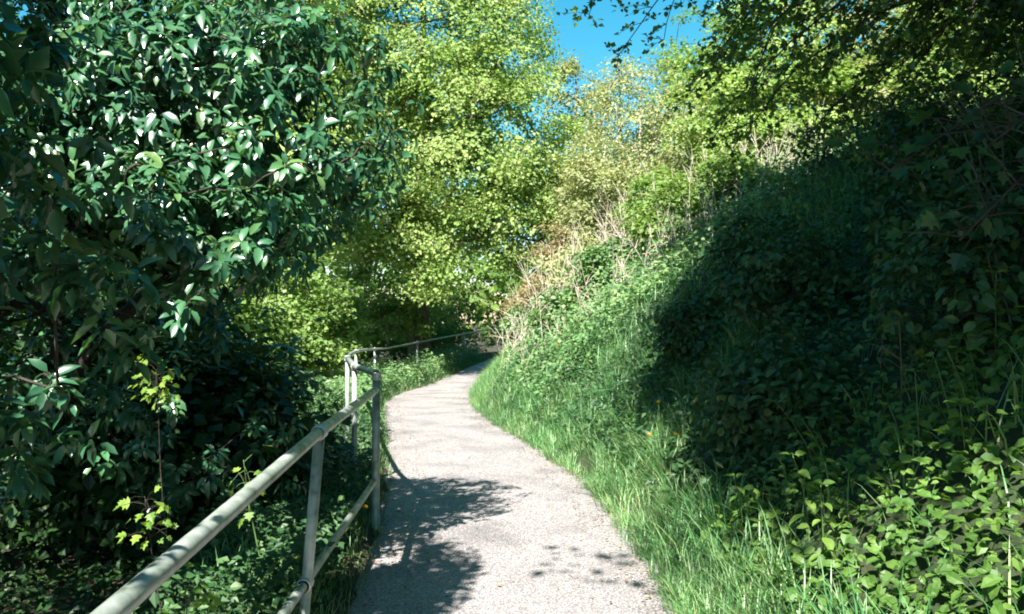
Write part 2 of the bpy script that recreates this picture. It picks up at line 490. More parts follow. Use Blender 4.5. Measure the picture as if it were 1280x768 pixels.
def tree(name, label, base, top, trunk_r, blobs, n_clumps, n_per, clump_r, size, mat, bark='bark', flat=.4, tmpl=T_KITE,
         width=.8, group=None, twig=.012, trunk_pts=None, shell=.5, cat='tree', lean=(0, 0), up=.7, outw=.5, rndn=.5, part='crown', wt=None, cut=None):
    base = np.array([base[0], base[1], float(H(base[0], base[1])) - .05])
    root = empty(name, base)
    tag(root, label, cat, group)
    if trunk_pts is None:
        hgt = top - base[2]
        trunk_pts = [base + np.array([lean[0] * s + .12 * math.sin(s * 5 + base[0]) * s, lean[1] * s + .1 * math.sin(s * 4 + base[1]) * s, hgt * s]) for s in np.linspace(0, 1, 9)]
    vol = np.array([b[1][0] * b[1][1] * b[1][2] for b in blobs]) ** .67
    if wt is not None: vol = vol * np.array(wt)
    share = np.maximum(1, (n_clumps * vol / vol.sum())).astype(int)
    cs, os_ = [], []
    for (c, r), n in zip(blobs, share):
        p = ellipsoid_points(n, c, r, shell)
        cs.append(p); os_.append(norm((p - np.asarray(c)) / np.asarray(r)))
    cs = np.concatenate(cs); os_ = np.concatenate(os_)
    keep = cs[:, 2] > H(cs[:, 0], cs[:, 1]) + .15
    if cut is not None: keep &= ~cut(cs)
    cs = cs[keep]; os_ = os_[keep]
    tb = Tubes()
    for pts, rr in skeleton(trunk_pts, cs, twig, twig * .7, max_r=trunk_r):
        tb.add(pts - base, rr, 8 if rr.max() > .05 else 5)
    link_mesh('trunk', tb.mesh('trunk'), M[bark], root)
    pos, ax, nr, ln, rn = clump_leaves(cs, os_, n_per, clump_r, flat, size, up, outw, rndn)
    V, F, rnd = leaf_arrays(pos - base, ax, nr, ln, width, tmpl, rn)
    cr = link_mesh(part, np_mesh(part, V, F, rnd), M[mat], root)
    cr['kind'] = 'stuff'
    return root

# big spring-green maple behind the railing
tree('maple_tree', 'tall spring-green maple with layered yellow-green foliage behind the railing', (-2.9, 26.5), 12.5, .30,
     [((-3.2, 26, 9.5), (3.3, 3.0, 4.6)), ((-1.2, 25, 6.6), (2.9, 2.6, 3.4)), ((-.1, 25.5, 4.6), (2.0, 2.0, 2.2)), ((-4.6, 24, 5.2), (2.0, 2.2, 3.0)), ((-3.2, 25.5, 13.5), (3.2, 3, 2.5)), ((-.4, 25.5, 10), (1.7, 2, 2.6)), ((-6, 25, 10), (2.4, 2.4, 4.5)), ((-2.7, 24.3, 3.6), (1.6, 1.2, 1.7)), ((1.5, 25.5, 5.6), (1.2, 1.5, 2.2))],
     840, 165, .78, .115, 'maple', flat=.55, shell=.3, up=.5, outw=.75)
tree('maple_tree', 'yellow-green maple crowded behind the glossy dark evergreen', (-6.8, 20.5), 10, .22,
     [((-6.3, 20, 7.5), (2.2, 2.2, 3.5)), ((-5.2, 19, 4.6), (1.7, 1.7, 2.0)), ((-6.5, 20, 10.5), (2.2, 2.0, 2.0))],
     250, 165, .78, .115, 'maple', flat=.55, up=.5, outw=.75)
# hazel shrubs between railing and maple
for bx, by, r, h, lab in [(-4.6, 17.0, 1.25, 3.2, 'rounded yellow-green hazel bush leaning over the first bend of the railing'),
                          (-5.2, 13.5, 1.3, 3.4, 'hazel bush half hidden in the shade of the dark evergreen'),
                          (-5.0, 22.0, 1.1, 2.6, 'low pale-green hazel bush below the tall maple'),
                          (-3.9, 27.0, 1.6, 4.2, 'tall hazel bush hiding the foot of the maple trunk')]:
    tree('hazel_bush', lab, (bx, by), h * .8, .05,
         [((bx, by, h * .62), (r, r, h * .38)), ((bx + .35 * r, by - .4, h * .38), (r * .75, r * .75, h * .3))],
         75, 130, .5, .10, 'hazel', flat=.35, group=None, cat='bush', twig=.008)
# trees right of the sky gap and along the top of the bank
tree('young_tree', 'thin pale olive tree with feathery crown beside the blue sky gap', (3.6, 24), 8.0, .09,
     [((3.6, 23.5, 6.3), (1.6, 1.6, 2.5)), ((2.5, 23.2, 4.8), (1.4, 1.4, 2.0)), ((5.0, 23, 5.6), (1.7, 1.5, 2.4))],
     220, 115, .55, .085, 'olive', bark='pale_bark', flat=.6, twig=.008)
tree('young_tree', 'slender olive-green tree rising from the dry stalks on the bank', (2.3, 21.5), 6.0, .07,
     [((2.2, 21.3, 4.4), (1.1, 1.1, 1.7)), ((3.3, 20.9, 4.3), (1.0, 1.0, 1.2))],
     110, 120, .45, .08, 'olive', bark='pale_bark', flat=.6, twig=.007)
for bx, by, h, m_, lab in [(5.6, 18.5, 4.6, 'maple', 'small yellow-green field maple on the crest beyond the dry stalks'),
                           (8.0, 19.5, 6.0, 'olive', 'pale-stemmed olive tree on the crest above the shaded slope'),
                           (9.2, 16.0, 6.5, 'maple', 'yellow-green tree with two thin trunks on the crest above the shaded slope'),
                           (11.0, 20.0, 7.0, 'maple', 'sunlit tree glimpsed through the overhanging hawthorn twigs'),
                           (6.2, 27.0, 7.5, 'hazel', 'mid-sized green tree standing behind the thin pale olive tree')]:
    g = 4.2
    tree('hedgerow_tree', lab, (bx, by), g + h * .8, .09,
         [((bx, by, g + h * .62), (1.7, 1.6, h * .36)), ((bx - .7, by - .7, g + h * .3), (1.5, 1.3, h * .26)), ((bx + .9, by - .3, g + h * .4), (1.3, 1.3, h * .3))],
         130, 110, .6, .12, m_, bark='pale_bark' if m_ == 'olive' else 'bark', flat=.45, twig=.009)
# pale far trees beyond the sky gap
for bx, by, h, w, lab in [(3.4, 46, 17.3, 1.7, 'far pale tree with thin crown at the foot of the sky gap'),
                       (6.3, 48, 17.0, 2.2, 'far tall tree with thin top showing right of the sky gap'),
                       (-3.5, 48, 16, 3.4, 'far tree standing behind the tall maple')]:
    tree('far_tree', lab, (bx, by), h * .9, .2,
         [((bx, by, h * .66), (w, w, h * .32)), ((bx, by, h * .35), (w * 1.2, w, h * .22))],
         130, 90, .9, .17, 'midgreen' if bx < 0 else 'olive', flat=.5, twig=.014)

# far woodland that closes the view
def far_wood():
    n = 17000
    x = RNG.uniform(-48, 48, n); y = RNG.uniform(38, 62, n)
    x = x + np.where((x > -2.5) & (x < 9), 0, 0)
    h = 7.0 + 2.5 * nz(x, y, .22, 4)
    h = np.where((x > -2) & (x < 9), 5.0, h)
    z = H(x, y) * .0 + np.where(x > 6, 4.0, 0) + h * RNG.random(n) ** .8
    pos = np.stack([x, y, z], 1)
    nr = norm(np.array([0, -.6, .7]) + RNG.normal(size=(n, 3)) * .6)
    ax = norm(RNG.normal(size=(n, 3)) + np.array([0, 0, -.4]))
    V, F, r = leaf_arrays(pos, ax, nr, .50 * (.6 + .8 * RNG.random(n)), .8, T_KITE)
    tag(link_mesh('woodland', np_mesh('woodland', V, F, r), M['midgreen']), 'dark green far woodland closing the end of the path', 'woodland', kind='stuff')
far_wood()

# dark thicket behind the railing, under the trees
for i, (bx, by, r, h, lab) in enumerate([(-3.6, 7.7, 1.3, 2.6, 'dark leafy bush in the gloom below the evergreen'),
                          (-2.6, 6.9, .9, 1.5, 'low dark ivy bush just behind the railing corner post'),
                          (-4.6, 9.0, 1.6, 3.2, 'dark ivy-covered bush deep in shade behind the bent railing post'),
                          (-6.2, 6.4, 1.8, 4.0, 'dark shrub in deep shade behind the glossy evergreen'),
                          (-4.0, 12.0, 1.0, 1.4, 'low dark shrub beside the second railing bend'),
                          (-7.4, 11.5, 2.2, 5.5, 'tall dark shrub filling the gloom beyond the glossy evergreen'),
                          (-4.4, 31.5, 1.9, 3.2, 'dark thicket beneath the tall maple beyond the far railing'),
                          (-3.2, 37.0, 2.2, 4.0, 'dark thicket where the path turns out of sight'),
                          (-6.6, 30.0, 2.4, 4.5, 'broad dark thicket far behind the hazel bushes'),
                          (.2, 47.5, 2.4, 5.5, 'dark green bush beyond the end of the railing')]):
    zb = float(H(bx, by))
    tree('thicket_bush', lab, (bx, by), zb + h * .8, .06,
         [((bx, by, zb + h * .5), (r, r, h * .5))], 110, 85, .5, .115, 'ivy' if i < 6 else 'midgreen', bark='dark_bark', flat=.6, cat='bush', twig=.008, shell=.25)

# ------------------------------------------------------------------ glossy evergreen on the left
def laurel():
    base = np.array([-3.8, 5.4, float(H(-3.8, 5.4)) - .1])
    root = empty('evergreen_tree', base)
    tag(root, 'big glossy dark evergreen with drooping leaves hanging over the near railing', 'tree')
    blobs = [((-1.85, 5.0, 2.75), (1.35, 1.0, .92), 1350), ((-3.2, 4.9, 3.2), (1.5, 1.3, 1.3), 1120), ((-3.3, 3.7, 2.25), (1.15, .8, .95), 420),
             ((-2.4, 5.6, 3.9), (1.3, 1.0, .9), 520), ((-4.6, 6.2, 4.2), (2.2, 1.6, 2.0), 620), ((-2.75, 1.7, 2.45), (1.45, 1.6, .8), 1500), ((-1.6, .9, 2.3), (.6, .8, .4), 110), ((-2.1, 2.8, 2.5), (.6, .6, .35), 420), ((-2.0, 2.25, 3.2), (.85, .95, .25), 850),  # nearest blobs, out of view, are shaped to shade path edge and railing
             ((-1.5, 2.15, 3.6), (.5, .95, .25), 480), ((-2.1, 5.5, .95), (.9, .8, .8), 110), ((-1.95, 4.5, 2.05), (1.0, .8, .45), 560), ((-2.7, 6.3, 1.3), (1.4, 1.0, 1.1), 150),
             ((-4.8, 3.6, 3.0), (1.6, 1.8, 1.6), 360), ((-3.2, 5.2, 1.2), (1.2, .8, 1.0), 110), ((-3.3, 6.8, 5.2), (2.2, .9, 1.4), 320)]
    C, O = [], []
    for c, r, n in blobs:
        p = ellipsoid_points(n, c, r, .45)
        C.append(p); O.append(norm((p - np.array(c)) / np.array(r)))
    C = np.concatenate(C); O = np.concatenate(O)
    m_ = 1500                                              # added leaves, set along sun rays to shade the railing weeds
    ty = RNG.uniform(1.5, 3.3, m_); qy = RNG.uniform(3.7, 5.35, m_); tt_ = (ty - qy) / SUN.y
    ex = np.stack([RNG.uniform(-2.2, -1.02, m_) + SUN.x * tt_, ty, .25 + SUN.z * tt_], 1)
    C = np.concatenate([C, ex]); O = np.concatenate([O, norm(RNG.normal(size=(m_, 3)) + np.array([0, 0, .6]))])
    hollow = nz(C[:, 0] * 1.6 + C[:, 1] * .7, C[:, 2] * 1.9 + C[:, 1] * .5, 1.0, 17)
    k = ((hollow > -.42) | (C[:, 1] < 3.3)) & (C[:, 0] < -.5) & (C[:, 2] > .15) & ~((C[:, 2] < 1.5) & (C[:, 0] > -1.35))
    # gaps that let the sun reach the bright sprigs, and a few single lit shoots
    S_ = np.array(SUN)
    shoots = [P(232, 372, 3.9), P(222, 392, 3.9), P(300, 300, 4.0), P(62, 468, 3.2)]
    for q in [P(196, 488, 3.6), P(182, 635, 3.2)] + shoots:
        w = C - q; tt = w @ S_
        k &= ~((tt > .05) & (np.linalg.norm(w - tt[:, None] * S_, axis=1) < .24))
    gx = C[:, 0] - S_[0] / S_[2] * C[:, 2]; gy = C[:, 1] - S_[1] / S_[2] * C[:, 2]
    k &= ~((gy > 8.3) & (gx > PL(gy) - .25))                      # leaves whose shadow would land on the sunlit bend are cut away
    C, O = C[k], O[k]
    C = np.concatenate([C, np.array(shoots)]); O = np.concatenate([O, np.tile(norm(np.array([.1, -.8, .4])), (len(shoots), 1))])
    trunk = [base + np.array([.25 * math.sin(s * 4), -.3 * s, 4.2 * s]) for s in np.linspace(0, 1, 9)]
    tb = Tubes()
    off = np.array([-4.6, 1.6, float(H(-4.6, 1.6)) - .1])
    trunk2 = [off + np.array([.5 * s + .1 * math.sin(s * 5), .1 * s, 3.2 * s]) for s in np.linspace(0, 1, 9)]
    fore = C[:, 1] < 3.3                                   # an added second stem, outside the view, carries the shading boughs
    for pts, rr in skeleton(trunk, list(C[~fore][::3]), .0022, .0028, max_r=.07) + skeleton(trunk2, list(C[fore][::6]), .0022, .0028, max_r=.06):
        tb.add(pts - base, rr, 7 if rr.max() > .03 else 4)
    link_mesh('trunk', tb.mesh('trunk'), M['dark_bark'], root)
    # rosettes of drooping leaves
    nl = 9
    c = np.repeat(C, nl, 0); o = norm(np.repeat(O, nl, 0) + np.array([0, -.1, .45]))
    N = len(c)
    a1 = norm(np.cross(o, np.array([.3, .2, 1.]))); a2 = np.cross(o, a1)
    ang = np.tile(np.arange(nl) * 2.4, len(C)) + np.repeat(RNG.random(len(C)) * 6.28, nl) + RNG.normal(size=N) * .3
    lift = np.tile(np.linspace(.9, -.25, nl), len(C)) + RNG.normal(size=N) * .15
    rad = np.cos(ang)[:, None] * a1 + np.sin(ang)[:, None] * a2
    ax = norm(rad + o * lift[:, None] + np.array([0, 0, -.75]))
    nr = norm(o * .9 + np.array([0, 0, .5]) - rad * .0 + RNG.normal(size=(N, 3)) * .28)
    nr = norm(nr - ax * np.sum(nr * ax, 1, keepdims=True))
    pos = c - o * (np.tile(np.linspace(0, .09, nl), len(C)))[:, None] + rad * .015
    ln = np.repeat(.066 + .044 * RNG.random(len(C)), nl) * (.6 + .6 * RNG.random(N))
    rn = np.clip(np.repeat(RNG.random(len(C)), nl) * .6 + RNG.random(N) * .4, 0, 1)
    # the 300 leaves that show largest: in the frame, near, on the camera side
    px = 640 + FPX * pos[:, 0] / pos[:, 1]; py = 395 - FPX * (pos[:, 2] - EYE) / pos[:, 1]
    face = -(O[:, 1].repeat(nl)) + .3
    ok = (px > 5) & (px < 620) & (py > 5) & (py < 700) & (face > 0.2)
    score = np.where(ok, ln / pos[:, 1], 0)
    idx = np.argsort(-score)[:300]
    big = np.zeros(N, bool); big[idx] = True
    plain = ~big & ((pos[:, 1] < 2.9) | (pos[:, 1] > 5.6))
    shown = ~big & ~plain
    V, F, r = leaf_arrays((pos - base)[shown], ax[shown], nr[shown], ln[shown], .50, T_OVAL, rn[shown])
    V2, F2, r2 = leaf_arrays((pos - base)[plain], ax[plain], nr[plain], ln[plain], .55, T_KITE, rn[plain])
    F = np.concatenate([F, F2 + len(V)]); V = np.concatenate([V, V2]); r = np.concatenate([r, r2])
    cr = link_mesh('crown', np_mesh('crown', V, F, r, smooth=True), M['laurel'], root); cr['kind'] = 'stuff'
    meshes = []
    for q in range(8):
        V, F, r = leaf_arrays(np.zeros((1, 3)), np.array([[1., 0, 0]]), np.array([[0, 0, 1.]]), 1.0, .42 + .02 * (q % 4), T_FINE, np.array([q / 7]))
        me = np_mesh('leaf', V, F, r, smooth=True); me.materials.append(M['laurel']); meshes.append(me)
    place_leaves(root, base, pos[big], ax[big], nr[big], ln[big], rn[big], meshes)

def place_leaves(root, base, pos, ax, nr, ln, rn, meshes):
    from mathutils import Matrix
    ax = norm(ax); sd_ = norm(np.cross(nr, ax)); up = np.cross(ax, sd_)
    for i in range(len(pos)):
        me = meshes[min(len(meshes) - 1, int(rn[i] * len(meshes)))]
        o = bpy.data.objects.new('leaf', me)
        COL.objects.link(o); o.parent = root
        p = pos[i] - base
        m = Matrix(((ax[i][0], sd_[i][0], up[i][0]), (ax[i][1], sd_[i][1], up[i][1]), (ax[i][2], sd_[i][2], up[i][2]))).to_4x4()
        o.matrix_basis = Matrix.Translation([float(c) for c in p]) @ m @ Matrix.Scale(float(ln[i]), 4)
laurel()

for bx, by, lab in [(-4.6, -3.2, 'added unseen tree blocking sky light behind the start of the railing'), (3.6, -5.5, 'added unseen tree blocking sky light on the bank behind the hawthorn')]:
    zb = float(H(bx, by))
    tree('added_shade_tree', lab, (bx, by), zb + 5, .12, [((bx, by, zb + 3.4), (2.4, 2.6, 3.0))], 120, 50, .8, .19, 'midgreen', bark='dark_bark', flat=.5)  # out-of-view trees, added to cut the sky light from behind

# ------------------------------------------------------------------ overhanging hawthorn on the right
def hawthorn():
    base = np.array([6.2, 3.2, float(H(6.2, 3.2)) - .1])
    root = empty('hawthorn_tree', base)
    tag(root, 'overhanging hawthorn with small leaves and dangling twigs above the shaded slope', 'tree')
    blobs = [((2.7, 4.4, 6.5), (2.6, 3.6, .8), 420), ((3.4, 8.6, 7.5), (2.4, 2.6, .8), 260), ((5.5, 4.5, 8.0), (3.0, 4.0, 1.6), 220), ((7.0, 5, 6.5), (2.5, 3, 2.0), 120),
             ((1.7, 2.0, 6.0), (1.6, 2.0, .5), 200), ((.9, 3.9, 6.1), (1.1, 1.9, .5), 130), ((1.6, 6.6, 6.6), (1.2, 1.8, .5), 110), ((-.8, .2, 6.0), (.1, .3, .1), 1), ((.75, 1.3, 6.0), (.9, 1.3, .4), 80), ((1.6, .35, 6.0), (1.5, .55, .3), 90), ((6.5, 9, 8), (2.5, 2.5, 2), 110)]
    C, O = [], []
    for c, r, n in blobs:
        p = ellipsoid_points(n, c, r, .3); C.append(p); O.append(norm((p - np.array(c)) / np.array(r)))
    C = np.concatenate(C) + np.array([.3, 0, 0]); O = np.concatenate(O)
    px = 640 + FPX * C[:, 0] / C[:, 1]; py = 395 - FPX * (C[:, 2] - EYE) / C[:, 1]
    k = ~((py > -30) & (px < 1300) & (C[:, 1] > 1)) & (C[:, 1] > -.3)
    C, O = C[k], O[k]
    # drooping branches that come down into the view: (end pixel, depth, start offset)
    ends = [(742, 14, 6.6), (768, 66, 6.7), (860, 120, 7.0), (905, 190, 7.2), (935, 95, 6.5), (975, 150, 7.0), (985, 235, 7.0), (1020, 110, 6.4), (1055, 175, 7.0), (1085, 60, 6.2), (1110, 190, 6.6),
            (1150, 120, 6.2), (1185, 205, 6.4), (1215, 90, 6.0), (1245, 160, 6.2), (1275, 60, 6), (900, 60, 7.3), (840, 50, 7.0), (1000, 40, 6.6), (1130, 30, 6.2), (1200, 30, 6.0), (950, 20, 7.0), (1060, 20, 6.6), (1260, 220, 6.0), (880, 20, 7.4), (925, 140, 7.6), (1040, 80, 7.3)]
    ends += [(880 + 400 * random.random(), 5 + 190 * random.random() ** 1.3, 6 + 2.2 * random.random()) for _ in range(28)]
    trunk = [base + np.array([-1.6 * s + .15 * math.sin(5 * s), 1.2 * s, 4.0 * s]) for s in np.linspace(0, 1, 9)]
    tb = Tubes()
    for pts, rr in skeleton(trunk, list(C), .009, .006, max_r=.16):
        tb.add(pts - base, rr, 7 if rr.max() > .03 else 4)
    LP, LA, LN = [], [], []
    for ex, ey, ed in ends:
        e = P(ex, ey, ed)
        s0 = e + np.array([1.3 + .9 * random.random(), -.8 + .5 * random.random(), 1.0 + .8 * random.random()])
        n = 18
        s = np.linspace(0, 1, n)[:, None]
        ctrl = (s0 + e) / 2 + np.array([-.35, .2, .35])
        pts = (1 - s) ** 2 * s0 + 2 * s * (1 - s) * ctrl + s ** 2 * e
        pts += np.cumsum(RNG.normal(size=(n, 3)) * .012, 0)
        tb.add(pts - base, np.linspace(.014, .003, n), 5)
        for j in range(3, n):
            for _ in range(2):
                dr = norm(RNG.normal(size=3) * np.array([1, 1, .6]) + np.array([-.4, 0, -.35]))
                L = .10 + .30 * random.random() * (1 - .5 * j / n)
                m_ = 6
                q = pts[j] + dr * np.linspace(0, L, m_)[:, None] + np.array([0, 0, -.25 * L]) * (np.linspace(0, 1, m_) ** 2)[:, None]
                tb.add(q - base, np.linspace(.0035, .0015, m_), 3, cap=False)
                for z in range(1, m_):
                    for __ in range(2):
                        LP.append(q[z] + RNG.normal(size=3) * .012); LA.append(dr + RNG.normal(size=3) * .8); LN.append(np.array([0, 0, 1.]) + RNG.normal(size=3) * .6)
    link_mesh('trunk', tb.mesh('trunk'), M['dark_bark'], root)
    pos, ax, nr, ln, rn = clump_leaves(C, O, 60, .6, .5, .12, .9, .2, .4)
    LP = np.array(LP); LN = norm(np.array(LN)); LA = np.array(LA)
    pos = np.concatenate([pos, LP]); ax = np.concatenate([ax, LA]); nr = np.concatenate([nr, LN])
    ln = np.concatenate([ln, .05 * (.6 + .7 * RNG.random(len(LP)))]); rn = np.concatenate([rn, RNG.random(len(LP))])
    V, F, r = leaf_arrays(pos - base, ax, nr, ln, .8, T_KITE, rn)
    cr = link_mesh('crown', np_mesh('crown', V, F, r), M['hawthorn'], root); cr['kind'] = 'stuff'
hawthorn()

# ------------------------------------------------------------------ grass and herbs
def blades(name, x, y, h, label, mat='grass', bend=.55, w=.007, lean=None, kind_cat='grass'):
    n = len(x)
    base = np.stack([x, y, H(x, y) - .015], 1)
    a = RNG.random(n) * 6.283
    d = np.stack([np.cos(a), np.sin(a), np.zeros(n)], 1)
    if lean is not None: d = d + lean
    d[:, 2] = 0; d = norm(d)
    side = np.stack([-d[:, 1], d[:, 0], np.zeros(n)], 1)
    b = bend * (.3 + RNG.random(n))
    ts = [0, .4, .75, 1.0]; ws = [1, .85, .5, 0]
    rows = []
    for t_, w_ in zip(ts, ws):
        c = base + d * (b * h * t_ ** 1.8)[:, None] + np.array([0, 0, 1.]) * (h * (t_ - .32 * b * t_ ** 3))[:, None]
        ww = (w * (.6 + .8 * h / .4) * w_)[:, None]
        if w_ > 0: rows += [c - side * ww * .5, c + side * ww * .5]
        else: rows += [c]
    V = np.stack(rows, 1).reshape(-1, 3)
    T = np.array([(0, 1, 3), (0, 3, 2), (2, 3, 5), (2, 5, 4), (4, 5, 6)])
    F = (T[None] + (np.arange(n) * 7)[:, None, None]).reshape(-1, 3)
    r = np.clip(.45 + .25 * nz(x, y, 1.2, 9) + .3 * RNG.normal(size=n), 0, 1)
    o = link_mesh(name, np_mesh(name, V, F, np.repeat(r, 5), smooth=True), M[mat])
    return tag(o, label, kind_cat, kind='stuff')

def scatter(n, ylo, yhi, ulo, uhi, side='R', pw=1.0):
    y = ylo + (yhi - ylo) * RNG.random(n) ** 1.35
    u = ulo + (uhi - ulo) * RNG.random(n) ** pw
    x = PR(y) + u if side == 'R' else PL(y) - u
    return x, y, u

def tufts(nt_, per, ylo, yhi, ulo, uhi, side, pw, r):
    x, y, u = scatter(nt_, ylo, yhi, ulo, uhi, side, pw)
    o = RNG.normal(size=(nt_ * per, 2)) * r
    lean = np.concatenate([norm(np.concatenate([o, 0 * o[:, :1]], 1))[:, :2] * .9, 0 * o[:, :1]], 1)
    hs = np.repeat(.6 + .8 * RNG.random(nt_), per)
    return np.repeat(x, per) + o[:, 0], np.repeat(y, per) + o[:, 1], np.repeat(u, per), lean, hs
x, y, u, ln_, hs_ = tufts(2300, 24, 2.8, 30, -.03, 1.8, 'R', 1.6, .035)
k = (RNG.random(len(x)) < np.where((y < 7) & (u > .5), .10, 1.0)) & (x > PR(y) - .10 - .06 * nz(x * 0, y, 2.0, 31))
x, y, u, ln_, hs_ = x[k], y[k], u[k], ln_[k], hs_[k]
blades('verge_grass', x, y, hs_ * (.12 + .20 * RNG.random(len(x)) * (1 + .35 * nz(x, y, 1.1, 7))) * np.clip(.6 + u * 1.5, .5, 1.1), 'lush long grass at the foot of the right-hand bank', lean=ln_ + np.array([-.45, -.1, 0]), bend=.8)
x, y, u = scatter(16000, 9, 32, 1.2, 5.5, 'R')
blades('bank_grass', x, y, .25 + .35 * RNG.random(len(x)), 'sunlit grass among herbs higher on the bank', lean=np.array([-.3, -.1, 0]))
x, y, u = scatter(19000, 2.5, 34, -.02, .8, 'L', 1.1)
k = RNG.random(len(x)) < np.where(y < 9.5, .55, 1)
x, y, u = x[k], y[k], u[k]
blades('railing_grass', x, y, (.10 + .30 * RNG.random(len(x))) * np.clip(.4 + u * 1.6, .35, 1.1), 'grass growing along the foot of the railing', lean=np.array([.3, 0, 0]))

def herbs(name, x, y, hmin, hmax, size, label, mat, tilt=(0, 0, 0), width=.62, tmpl=T_KITE, rndn=.45):
    n = len(x)
    hh = hmin + (hmax - hmin) * RNG.random(n) ** .7 * (.75 + .45 * nz(x, y, 1.6, 13)) * np.where(x > PR(y), np.clip(.3 + .5 * (x - PR(y)), 0, 1), 1)
    pos = np.stack([x, y, H(x, y) + np.maximum(hh, .02)], 1)
    nr = norm(np.array([0, 0, 1.]) + np.array(tilt) + RNG.normal(size=(n, 3)) * rndn)
    ax = norm(RNG.normal(size=(n, 3)) * np.array([1, 1, .35]) + np.array([0, 0, -.25]))
    ax = norm(ax - nr * np.sum(ax * nr, 1, keepdims=True))
    ln = size * (.55 + .8 * RNG.random(n))
    r = np.clip(.45 + .3 * nz(x, y, .9, 21) + .22 * RNG.normal(size=n), 0, 1)
    V, F, rr = leaf_arrays(pos, ax, nr, ln, width, tmpl, r)
    o = link_mesh(name, np_mesh(name, V, F, rr), M[mat])
    return tag(o, label, 'undergrowth', kind='stuff')

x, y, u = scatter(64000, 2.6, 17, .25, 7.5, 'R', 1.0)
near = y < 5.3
herbs('bank_undergrowth', x[~near], y[~near], .03, .42, .075, 'leafy green undergrowth covering the shaded slope', 'bramble', (-.35, -.25, 0))  # shade put into the leaf colour; the sunlit herbs keep a lighter one
near &= RNG.random(len(x)) < .75
herbs('bank_undergrowth', x[near], y[near], .03, .40, .058, 'rounded weed leaves among the nettles at the foot of the slope', 'nettle', (-.35, -.25, 0), .72, T_OVAL)
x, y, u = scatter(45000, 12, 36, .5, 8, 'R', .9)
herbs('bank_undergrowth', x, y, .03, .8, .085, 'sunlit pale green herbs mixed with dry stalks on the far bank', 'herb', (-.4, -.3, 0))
x, y, u = scatter(22000, 10.5, 34, .12, 1.5, 'L')
herbs('railing_undergrowth', x, y, .05, .70, .075, 'bushy green herbs between the path and the far railing', 'herb', (.2, -.3, 0))
x, y, u = scatter(12000, 2.5, 11, .12, 1.1, 'L')
herbs('railing_undergrowth', x, y, .02, .42, .055, 'small shaded weeds under the near railing', 'bramble', (.2, -.3, 0))  # weeds take the darkened leaf colour in place of deeper shade
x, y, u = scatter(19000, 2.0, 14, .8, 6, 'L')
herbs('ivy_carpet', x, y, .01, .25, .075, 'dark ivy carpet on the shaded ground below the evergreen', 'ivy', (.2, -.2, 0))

# broad mounds of herbs that make the bank uneven
# ------------------------------------------------------------------ dry stalks and bronze shrubs on the bank
def dry_clump(px, by, h, n, spread, label, group, mat='dry'):
    bx = px
    b = np.array([bx, by, float(H(bx, by))])
    root = empty('dry_stalk_clump', b); tag(root, label, 'dry stalks', group)
    tb = Tubes()
    for i in range(n):
        o = RNG.normal(size=2) * spread
        f = np.array([bx + o[0], by + o[1], 0]); f[2] = float(H(f[0], f[1])) - .03
        L = h * (.45 + .7 * random.random())
        d = norm(np.array([RNG.normal() * .27, RNG.normal() * .27, 1.0]))
        c = RNG.normal(size=3) * .12 * L
        s = np.linspace(0, 1, 6)[:, None]
        pts = f + d * L * s + c * s * s
        tb.add(pts - b, np.linspace(.007, .003, 6), 4, cap=False)
        for _ in range(3):
            k = random.randint(2, 4)
            q = pts[k]; dd = norm(d + RNG.normal(size=3) * .6)
            tb.add(np.array([q, q + dd * L * .18, q + dd * L * .33 + np.array([0, 0, -.03])]) - b, [.006, .004, .002], 3, cap=False)
    link_mesh('stalks', tb.mesh('stalks'), M[mat], root)['kind'] = 'stuff'
for (px, by, h, n, sp) in [(.7, 19, 1.5, 40, .45), (1.5, 18, 1.7, 46, .45), (2.4, 16.5, 1.5, 44, .5), (3.3, 15.5, 1.3, 46, .5), (4.3, 15.0, 1.2, 46, .5), (1.9, 21, 1.9, 40, .5), (5.1, 14.6, 1.0, 36, .45), (2.9, 18.6, 1.6, 44, .55), (.6, 21.8, 1.4, 40, .35), (1.0, 15.5, .9, 30, .4), (1.9, 14.4, .9, 30, .4), (2.8, 13.8, .9, 34, .45), (3.5, 13.6, 1.0, 40, .45), (1.5, 16.6, 1.2, 36, .4), (2.3, 15.4, 1.1, 36, .45), (.5, 17.5, 1.0, 30, .4), (4.0, 17.4, 1.4, 40, .6)]:
    lab = ('thin cream dead stalks standing on the crest beside the edge of the shade' if px > 3.4 else
           'tall thin cream dead stalks around the bronze shrubs at the bend' if by > 18.8 else
           'short cream dead stalks low on the sunlit bank among green herbs' if h < 1.0 else
           'thin cream dead stalks half way up the sunlit bank')
    dry_clump(px, by, h, n, sp, lab, 'dead stalk clumps on the bank')

